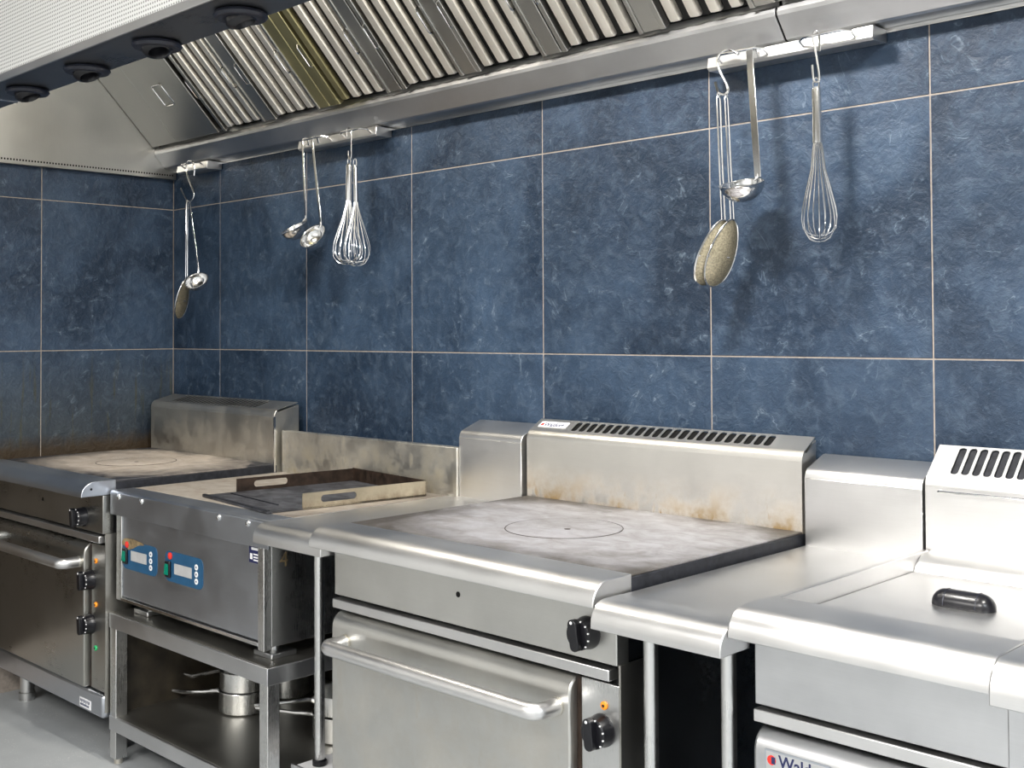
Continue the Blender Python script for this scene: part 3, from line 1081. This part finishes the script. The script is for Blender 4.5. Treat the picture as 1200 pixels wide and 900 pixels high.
    q0, q1 = A - nn * 0.009 + slu * 0.003, Bv - nn * 0.009
    prof += [(-q0.y, q0.z), (-q1.y, q1.z), (0.030, q1.z)]
    fl_ = obj('flue', MB().extr(prof, X0 + 0.003, X1 - 0.003), flue_m, t, 0.0015)
    A = Vector((0, -sd, sz))
    Bv = Vector((0, -0.034, zb))
    sl = Bv - A
    Ls = sl.length
    slu = sl.normalized()
    nn = Vector((1, 0, 0)).cross(slu).normalized()
    if nn.z < 0:
        nn = -nn
    nslot = 23
    if hasbadge:
        s0, s1 = X0 + 0.150, X1 - 0.100
    else:
        s0, s1 = X0 + 0.125, X1 - 0.165
    pit = (s1 - s0) / nslot
    b = MB()
    rec = [A + slu * 0.012 + nn * -0.0040, A + slu * (Ls - 0.006) + nn * -0.0040]
    vs = [Vector((x, p.y, p.z)) for x in (s0 - 0.002, s1 + 0.002) for p in rec]
    vs += [v - nn * 0.001 for v in vs]
    b.add(vs, [(0, 1, 3, 2), (4, 6, 7, 5), (0, 4, 5, 1), (2, 3, 7, 6), (0, 2, 6, 4), (1, 5, 7, 3)])
    obj('flue_throat', b, 'dark', fl_)  # dark sheet under the slots, coloured as the shade inside
    hol = [(s0 + k * pit + pit * 0.14, s0 + (k + 1) * pit - pit * 0.14, 0.010, Ls - 0.007, pit * 0.26) for k in range(nslot)]
    mbs = MB()
    holed(mbs, X0 + 0.003, X1 - 0.003, 0.0, Ls, hol, lambda u, v: Vector((u, (A + slu * v).y, (A + slu * v).z)) + nn * 0.0004, 0.0018, nn)
    obj('vent_grille', mbs, flue_m, fl_, angle=50)
    if hasbadge:
        b = MB()
        pts = [A + slu * 0.018, A + slu * (Ls - 0.014)]
        q = [Vector((x, p.y, p.z)) + nn * 0.0006 for x in (X0 + 0.022, X0 + 0.128) for p in pts]
        q += [v + nn * 0.0012 for v in q]
        b.add(q, [(0, 1, 3, 2), (4, 6, 7, 5), (0, 4, 5, 1), (2, 3, 7, 6), (0, 2, 6, 4), (1, 5, 7, 3)])
        bd = obj('badge', b, 'label', fl_)
        rot = Matrix((Vector((1, 0, 0)), slu, nn)).transposed().to_euler()
        o0 = A + slu * (Ls * 0.36) + nn * 0.0019
        lettering('badge_lettering', 'Waldorf', 0.026, 'label_blue', fl_, (X0 + 0.040, o0.y, o0.z), rot, 0.0003, 0.85, 0.0004)
        c = A + slu * (Ls * 0.5) + nn * 0.0018
        obj('badge_dot', MB().cyl((X0 + 0.032, c.y, c.z), nn, 0.006, 0.0006, 14), 'red', fl_)
    else:
        obj('end_strip', MB().box(X1 - 0.006, X1 + 0.001, dfl - 0.004, dfl + 0.003, 0.885, zf - 0.03), 'steel_fine', t)
    return t


L0, L1 = 0.062, 0.984
solid_range(L0, L1, 0.140, 1.118, 'oven range in the left corner, its solid top heat-marked beige, two knobs beside the door', 'plate_l', 'steel_blue',
            [(0.876, 0.578), (0.876, 0.432)], [(0.908, 0.644, 'amber'), (0.908, 0.500, 'amber'), (0.908, 0.357, 'greenlamp')], False, ('steel_door_dim', 'steel_old'))
C0, C1 = 2.224, 3.140
solid_range(C0, C1, 0.098, 1.112, 'large oven range in the centre with grey solid top and long door handle', 'plate_c', 'steel_bright',
            [(3.088, 0.605), (3.088, 0.455)], [(3.094, 0.655, 'amber'), (3.094, 0.515, 'amber'), (3.094, 0.37, 'greenlamp')], True, ('steel_door', 'steel_flue'))


# ---------------------------------------------------------------- infill benches
def bench(X0, X1, zt, label, legs, shelf, d_front, zf):
    t = thing('infill_bench', ((X0 + X1) / 2, -0.45, 0), label, 'bench')
    th = 0.0
    obj('top', MB().box(X0, X1, 0.03, d_front - 0.09, zt - 0.020, zt), 'steel_bright', t, 0.002)
    obj('front_edge', MB().extr(bull_profile(d_front - 0.092, d_front, zt + 0.001, zt - 0.050, 0.040), X0, X1), 'steel_bright', t, 0.002)
    r = 0.026
    prof = [(0.010, zt - 0.02), (0.110, zt - 0.02), (0.110, zf - r)] + arc(0.110 - r, zf - r, r, 0, 60, 5) + [(0.022, zf + 0.024), (0.010, zf + 0.024)]
    obj('splashback', MB().extr(prof, X0 + 0.001 if not shelf else X0 + 0.035, X1 - 0.001), 'steel_bright', t, 0.0015)
    for (lx, ld, z0) in legs:
        obj('leg', MB().lathe([(0.0145, z0), (0.0145, zt - 0.02)], (lx, -ld, 0), (0, 0, 1), 18), 'steel_v', t)
        obj('foot', MB().lathe([(0.020, z0), (0.020, z0 + 0.012), (0.016, z0 + 0.016)], (lx, -ld, 0), (0, 0, 1), 18), 'black', t)
    return t


bench(3.150, 3.442, 0.886, 'narrow steel bench on tube legs between the big range and the fryer', [(3.196, 0.770, 0.0), (3.374, 0.770, 0.0), (3.196, 0.12, 0), (3.374, 0.12, 0)], False, 0.896, 1.072)
bl = bench(1.912, 2.216, 0.886, 'small steel bench squeezed between the griddle and the big range', [(1.972, 0.660, 0.215), (2.17, 0.66, 0.215), (1.972, 0.12, 0.215), (2.17, 0.12, 0.215)], True, 0.835, 1.095)
obj('under_shelf', MB().box(1.925, 2.214, 0.06, 0.715, 0.198, 0.214), 'label', bl, 0.002)
obj('shelf_edge', MB().box(1.925, 2.214, 0.715, 0.722, 0.16, 0.222), 'steel', bl, 0.001)
for lx in (1.972, 2.17):
    for ld in (0.12, 0.66):
        obj('lower_leg', MB().cyl((lx, -ld, 0.0), (0, 0, 1), 0.0145, 0.198, 16), 'steel_v', bl)

# ---------------------------------------------------------------- countertop griddle
gr = thing('countertop_griddle', (1.45, -0.42, 0.4875), 'wide electric griddle on a steel stand, with two blue control panels', 'griddle')
g0, g1 = 0.995, 1.906
obj('cabinet', MB().box(g0 + 0.035, g1 - 0.045, 0.10, 0.742, 0.528, 0.868), 'steel_v', gr, 0.003)
cab = obj('front_panel', MB().box(g0 + 0.045, g1 - 0.075, 0.742, 0.762, 0.545, 0.812), 'steel_blue', gr, 0.002)
obj('bottom_lip', MB().box(g0 + 0.04, g1 - 0.075, 0.735, 0.766, 0.530, 0.540), 'steel_fine', gr, 0.001)
obj('side_trim', MB().box(g0 + 0.010, g0 + 0.045, 0.740, 0.766, 0.530, 0.812), 'steel_v', gr, 0.002)
obj('side_trim', MB().box(g1 - 0.075, g1 - 0.045, 0.740, 0.766, 0.520, 0.812), 'steel_v', gr, 0.002)
fa = obj('fascia', MB().extr([(0.700, 0.866), (0.700, 0.886), (0.776, 0.886), (0.782, 0.880), (0.782, 0.808), (0.776, 0.808), (0.774, 0.866)], g0, g1), 'steel_blue', gr, 0.001)
for x in (1.054, 1.203, 1.656, 1.808):
    obj('screw', MB().lathe([(0.010, 0), (0.009, 0.003), (0.004, 0.0055)], (x, -0.782, 0.869), (0, -1, 0), 14), 'steel_fine', fa)
obj('griddle_plate', MB().box(g0 + 0.012, g1 - 0.002, 0.12, 0.702, 0.862, 0.8865), 'griddle', gr, 0.002)
obj('side_skirt', MB().box(g1 - 0.014, g1, 0.10, 0.70, 0.812, 0.885), 'steel', gr, 0.002)
obj('side_skirt', MB().box(g0, g0 + 0.012, 0.10, 0.70, 0.812, 0.885), 'steel', gr, 0.002)
obj('splashback', MB().box(0.998, 1.945, 0.085, 0.118, 0.865, 1.037), 'steel_splash', gr, 0.002)
for x0, x1, burnt in ((1.044, 1.268, True), (1.318, 1.538, False)):
    pn = MB()
    pn.prism(rrect(x0, x1, 0.638, 0.730, 0.022, 4), 1, -0.7621, -0.7636)
    cpn = obj('control_film', pn, 'blue_panel', cab)
    dx = x0 - 1.318
    dz = 0.004 if burnt else 0
    dm = MB().box(1.374 + dx, 1.476 + dx, 0.7636, 0.7646, 0.664 + dz, 0.696 + dz)
    obj('display', dm, 'grey_lcd', cpn)
    swb = obj('switch', MB().box(1.328 + dx, 1.356 + dx, 0.7636, 0.772, 0.650 + dz, 0.700 + dz), 'black', cpn, 0.003)
    obj('rocker', MB().extr([(0.771, 0.658 + dz), (0.777, 0.660 + dz), (0.774, 0.690 + dz), (0.771, 0.692 + dz)], 1.333 + dx, 1.350 + dx), 'green', cpn)
    obj('warning_lamp', MB().lathe([(0.011, 0), (0.011, 0.003), (0.006, 0.006)], (1.350 + dx, -0.7636, 0.716), (0, -1, 0), 16), 'red', cpn)
    for z in (0.702, 0.681, 0.660):
        obj('button', MB().lathe([(0.009, 0), (0.009, 0.0012)], (1.503 + dx, -0.7636, z + dz * 0.5), (0, -1, 0), 16), 'white_mark', cpn)
        obj('button_symbol', MB().lathe([(0.0032, 0), (0.0032, 0.0006)], (1.503 + dx, -0.7648, z + dz * 0.5), (0, -1, 0), 8), 'ink', cpn)
    if burnt:
        bm_ = MB()
        bm_.prism([(1.040, 0.722), (1.060, 0.735), (1.110, 0.738), (1.170, 0.733), (1.188, 0.727), (1.150, 0.722), (1.115, 0.708), (1.085, 0.700), (1.062, 0.712), (1.046, 0.710)], 1, -0.7636, -0.7648)
        obj('burn_mark', bm_, 'tan', cpn)
st = obj('rating_label', MB().box(1.784, 1.834, 0.7621, 0.7632, 0.757, 0.808), 'label_blue', cab)
ink = MB()
for q in range(3):
    ink.box(1.806, 1.832, 0.7632, 0.7636, 0.763 + q * 0.008, 0.767 + q * 0.008)
ink.box(1.789, 1.801, 0.7632, 0.7636, 0.766, 0.782)
ink.box(1.796, 1.830, 0.7632, 0.7636, 0.793, 0.800)
obj('label_print', ink, 'label', cab)
lettering('chalk_mark', '4', 0.06, 'tan', gr, (1.8612, -0.715, 0.745), (PI / 2, 0, PI / 2), 0.0003)
for x in (1.10, 1.80):
    for d in (0.16, 0.69):
        ft = obj('foot', MB().cyl((x, -d, 0.496), (0, 0, 1), 0.014, 0.034, 14), 'steel_v', gr)
        obj('foot_pad', MB().box(x - 0.045, x + 0.045, d - 0.045, d + 0.04, 0.4875, 0.503), 'steel', gr, 0.003)

# black tray lying on the griddle
ty = thing('griddle_tray', (1.62, -0.42, 0.889), 'blackened steel tray with slotted raised sides lying on the griddle', 'tray')
TA = math.radians(-7.0)


def trot(mb):
    cx, cy = 1.62, -0.42
    ca, sa = math.cos(TA), math.sin(TA)
    mb.v = [(cx + (x - cx) * ca - (y - cy) * sa, cy + (x - cx) * sa + (y - cy) * ca, z) for x, y, z in mb.v]
    return mb


tx0, tx1, td0, td1 = 1.400, 1.838, 0.150, 0.694
obj('tray_floor', trot(MB().box(tx0, tx1, td0, td1, 0.888, 0.893)), 'tray', ty)
obj('tray_lip', trot(MB().box(tx0, tx1, td1 - 0.010, td1, 0.893, 0.897)), 'iron', ty, 0.001)
obj('tray_ridge', trot(MB().box(tx0 + 0.03, tx1 - 0.09, td1 - 0.085, td1 - 0.080, 0.893, 0.896)), 'iron', ty, 0.001)
sw = MB()
for xa in (tx0, tx1 - 0.004):
    s_ = MB()
    holed(s_, td0, 0.580, 0.888, 0.934, [(0.400, 0.520, 0.903, 0.924, 0.010)], lambda u, v, xa=xa: Vector((xa + 0.004, -u, v)), 0.004, (1, 0, 0))
    obj('tray_side', trot(s_), 'traywall' if xa > 1.6 else 'carbon', ty)
obj('tray_back', trot(MB().box(tx0, tx1, td0, td0 + 0.004, 0.888, 0.936)), 'carbon', ty)

# ---------------------------------------------------------------- stand under the griddle
sd_ = thing('equipment_stand', (1.42, -0.42, 0), 'open steel stand with a lower shelf under the electric griddle', 'stand')
obj('stand_top', MB().box(0.987, 1.902, 0.06, 0.782, 0.438, 0.486), 'steel', sd_, 0.002)
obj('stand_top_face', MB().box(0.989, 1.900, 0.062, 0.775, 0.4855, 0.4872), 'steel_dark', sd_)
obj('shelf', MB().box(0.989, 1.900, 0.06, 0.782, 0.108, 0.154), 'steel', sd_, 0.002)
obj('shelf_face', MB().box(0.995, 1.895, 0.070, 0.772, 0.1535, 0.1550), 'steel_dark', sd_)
for x in (1.012, 1.880):
    for d in (0.10, 0.760):
        obj('foot', MB().cyl((x, -d, 0), (0, 0, 1), 0.014, 0.022, 12), 'steel_old', sd_)
        obj('leg', MB().box(x - 0.02, x + 0.02, d - 0.02, d + 0.02, 0.018, 0.440), 'steel_v', sd_, 0.002)
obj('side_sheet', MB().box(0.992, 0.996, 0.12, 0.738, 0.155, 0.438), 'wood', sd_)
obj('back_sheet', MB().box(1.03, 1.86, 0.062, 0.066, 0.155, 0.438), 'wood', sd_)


def saucepan(cx, cdp, z, R, H, ang, label, hl=0.24, rise=0.02, lid=False):
    t = thing('saucepan', (cx, -cdp, z), label, 'saucepan')
    o = (cx, -cdp, z)
    prof = [(0.001, 0.0), (R - 0.008, 0.0), (R, 0.006), (R, H), (R + 0.003, H + 0.001), (R + 0.002, H + 0.003), (R - 0.002, H), (R - 0.002, 0.004), (0.001, 0.003)]
    obj('pan', MB().lathe(prof, o, (0, 0, 1), 32, False, False), 'steel_v', t)
    dx, dy = math.cos(ang), math.sin(ang)
    a = Vector((cx + dx * R, -cdp + dy * R, z + H * 0.66))
    e = Vector((dx, dy, 0))
    b = MB()
    b.tube([a, a + e * 0.02 + Vector((0, 0, 0.004)), a + e * 0.08 + Vector((0, 0, rise * 0.4)), a + e * hl * 0.8 + Vector((0, 0, rise)), a + e * hl + Vector((0, 0, rise * 0.9))], [0.007, 0.007, 0.006, 0.008, 0.006], 8)
    h = obj('handle', b, 'steel_fine', t)
    obj('bracket', MB().lathe([(0.014, 0), (0.012, 0.008), (0.008, 0.014)], a - e * 0.004, (dx, dy, 0.1), 14), 'steel_fine', t)
    return t


saucepan(1.262, 0.445, 0.1552, 0.082, 0.068, math.radians(183 + 22), 'lower saucepan of the left stack on the stand shelf', 0.198, -0.012)
saucepan(1.262, 0.445, 0.2248, 0.080, 0.062, math.radians(180 + 16), 'upper saucepan of the left stack on the stand shelf', 0.185, -0.035)
saucepan(1.225, 0.250, 0.1552, 0.078, 0.105, math.radians(180 + 10), 'taller saucepan at the back of the stand shelf behind the left stack', 0.125, 0.006)
saucepan(1.700, 0.370, 0.1552, 0.095, 0.075, math.radians(180 + 24), 'lower saucepan of the right stack on the stand shelf', 0.22, 0.0)
saucepan(1.700, 0.370, 0.2318, 0.090, 0.060, math.radians(180 + 60), 'upper saucepan of the right stack on the stand shelf', 0.18, 0.0)

# ---------------------------------------------------------------- fryer with a lid, and the unit to its right
F0, F1 = 3.449, 3.892
fy = thing('fryer', ((F0 + F1) / 2, -0.45, 0), 'covered deep fryer at the right, with a black handle on its flat lid', 'fryer')
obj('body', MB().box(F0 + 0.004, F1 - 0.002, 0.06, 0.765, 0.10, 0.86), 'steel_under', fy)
obj('front_rail', MB().extr(bull_profile(0.735, 0.876, 0.918, 0.868, 0.044), F0 - 0.006, F1), 'steel_bright', fy, 0.002)
obj('front_panel', MB().box(F0 + 0.001, F1 - 0.002, 0.765, 0.802, 0.741, 0.868), 'steel', fy, 0.002)
obj('panel_gap', MB().box(F0 + 0.008, F1 - 0.004, 0.70, 0.778, 0.690, 0.741), 'dark', fy)
obj('trim_strip', MB().box(F0 + 0.001, F1 - 0.002, 0.775, 0.808, 0.712, 0.734), 'steel_bright', fy, 0.002)
prof = [(0.772, 0.12), (0.806, 0.12), (0.810, 0.126), (0.810, 0.660)] + arc(0.772, 0.662, 0.038, 0, 88, 7)
fd = obj('door', MB().extr(prof, F0 + 0.001, F1 - 0.002), 'steel', fy, 0.006)
b = MB().box(F0 + 0.026, F0 + 0.150, 0.810, 0.8125, 0.625, 0.672)
bd = obj('badge', b, 'steel_blue', fd)
obj('badge_face', MB().box(F0 + 0.029, F0 + 0.147, 0.8125, 0.813, 0.628, 0.669), 'steel_bright', fd)
lettering('badge_lettering', 'Waldorf', 0.030, 'label_blue', fd, (F0 + 0.054, -0.8131, 0.646), (PI / 2, 0, 0), 0.0003, 0.95, 0.0006)
obj('badge_dot', MB().cyl((F0 + 0.040, -0.8131, 0.655), (0, -1, 0), 0.0085, 0.0005, 16), 'red', fd)
obj('badge_dot_half', MB().box(F0 + 0.040, F0 + 0.0475, 0.8136, 0.8140, 0.649, 0.661), 'label_blue', fd)
# well: raised rim, lid lying inside
obj('well_rim', MB().extr([(0.12, 0.862), (0.745, 0.862), (0.745, 0.9165), (0.12, 0.9165)], F0 - 0.002, F0 + 0.010), 'steel_bright', fy, 0.001)
obj('well_rim', MB().extr([(0.12, 0.862), (0.745, 0.862), (0.745, 0.9165), (0.12, 0.9165)], F1 - 0.010, F1), 'steel_bright', fy, 0.001)
obj('well_back', MB().extr([(0.10, 0.862), (0.205, 0.862), (0.190, 0.893), (0.160, 0.912), (0.10, 0.916)], F0 + 0.010, F1 - 0.010), 'steel_bright', fy, 0.002)
ld = obj('lid', MB().box(F0 + 0.012, F1 - 0.012, 0.195, 0.742, 0.868, 0.882), 'steel_bright', fy, 0.002)
hb = MB()
hr = 0.0265
hb.lathe([(hr * math.sin(math.radians(a)) + 1e-4, hr - hr * math.cos(math.radians(a))) for a in range(0, 91, 15)] + [(hr * math.sin(math.radians(a)) + 1e-4, 0.118 - hr - hr * math.cos(math.radians(a))) for a in range(90, 181, 15)], (3.610, -0.436, 0.885), (1, 0, 0), 24, False, False)
obj('lid_handle', hb, 'black', fy, angle=60)
hm = MB()
for x in (3.640, 3.700):
    hm.tube([(x, -0.436 + 0.0268 * math.cos(math.radians(a)), 0.885 + 0.0268 * math.sin(math.radians(a))) for a in range(0, 181, 20)], 0.0012, 5)
obj('handle_rib', hm, 'blackblue', fy)


def flue_unit(t, X0, X1, zf, slots, dfl=0.112, mat='steel_bright', rod=True, s_from=0.045):
    r = 0.030
    zb = 1.139
    prof = [(0.030, 0.862), (dfl, 0.862), (dfl, zf - r)] + arc(dfl - r, zf - r, r, 0, 45, 5)
    sd, sz = prof[-1]
    A = Vector((0, -sd, sz))
    Bv = Vector((0, -0.034, zb))
    slu = (Bv - A).normalized()
    nn = Vector((1, 0, 0)).cross(slu).normalized()
    if nn.z < 0:
        nn = -nn
    q0, q1 = A - nn * 0.009 + slu * 0.003, Bv - nn * 0.009
    prof += [(-q0.y, q0.z), (-q1.y, q1.z), (0.030, q1.z)]
    f = obj('flue', MB().extr(prof, X0, X1), mat, t, 0.0015)
    A = Vector((0, -sd, sz))
    B = Vector((0, -0.034, zb))
    sl = B - A
    Ls = sl.length
    u_ = sl.normalized()
    nn = Vector((1, 0, 0)).cross(u_).normalized()
    if nn.z < 0:
        nn = -nn
    s0 = X0 + s_from
    s1 = X1 - 0.045
    pit = (s1 - s0) / slots
    b = MB()
    rec = [A + u_ * 0.008 + nn * -0.0040, A + u_ * (Ls - 0.004) + nn * -0.0040]
    vs = [Vector((x, p.y, p.z)) for x in (s0 - 0.002, s1 + 0.002) for p in rec]
    vs += [v - nn * 0.001 for v in vs]
    b.add(vs, [(0, 1, 3, 2), (4, 6, 7, 5), (0, 4, 5, 1), (2, 3, 7, 6), (0, 2, 6, 4), (1, 5, 7, 3)])
    obj('flue_throat', b, 'iron', f)  # dark sheet: the shade within the slots is put into its colour
    hol = [(s0 + k * pit + pit * 0.14, s0 + (k + 1) * pit - pit * 0.14, 0.010, Ls - 0.006, pit * 0.3) for k in range(slots)]
    mbs = MB()
    holed(mbs, X0, X1, 0.0, Ls, hol, lambda u, v: Vector((u, (A + u_ * v).y, (A + u_ * v).z)) + nn * 0.0004, 0.0018, nn)
    obj('vent_grille', mbs, mat, f, angle=50)
    if rod:
        b = MB()
        zr = 1.047
        b.tube([(X0 + 0.035, -dfl, zr)] + qbez((X0 + 0.035, -dfl - 0.012, zr), (X0 + 0.036, -dfl - 0.018, zr), (X0 + 0.044, -dfl - 0.018, zr), 4) + qbez((X1 - 0.044, -dfl - 0.018, zr), (X1 - 0.036, -dfl - 0.018, zr), (X1 - 0.035, -dfl - 0.012, zr), 4) + [(X1 - 0.035, -dfl, zr)], 0.003, 8)
        obj('basket_rod', b, 'steel_fine', f)
    return f


flue_unit(fy, F0, F1, 1.085, 15)
nx = thing('cooking_unit', (4.12, -0.45, 0), 'steel cooking unit at the right edge, of which only the rounded front corner shows', 'cooking unit')
obj('body', MB().box(3.898, 4.345, 0.06, 0.775, 0.10, 0.86), 'steel_v', nx)
obj('front_rail', MB().extr(bull_profile(0.745, 0.888, 0.918, 0.856, 0.044), 3.895, 4.345), 'steel_bright', nx, 0.002)
obj('front_panel', MB().box(3.896, 4.343, 0.765, 0.822, 0.70, 0.856), 'steel', nx, 0.002)
obj('door', MB().box(3.898, 4.343, 0.765, 0.815, 0.12, 0.69), 'steel', nx, 0.004)
obj('top', MB().box(3.896, 4.344, 0.10, 0.745, 0.862, 0.914), 'steel_bright', nx, 0.002)
flue_unit(nx, 3.897, 4.344, 1.085, 15, rod=False)

# repeats of a kind share a group
GROUPS = {'ladle': 'ladles hanging on the utensil rails', 'whisk': 'whisks hanging on the utensil rails', 'hook': 's-hooks on the utensil rails',
          'strainer': 'strainers and skimmer on the utensil rails', 'saucepan': 'saucepans on the stand shelf', 'rail': 'utensil rails under the hood',
          'range': 'solid top oven ranges', 'bench': 'steel infill benches'}
for o in COL.objects:
    if o.parent is None and o.get('category') in GROUPS:
        o['group'] = GROUPS[o['category']]
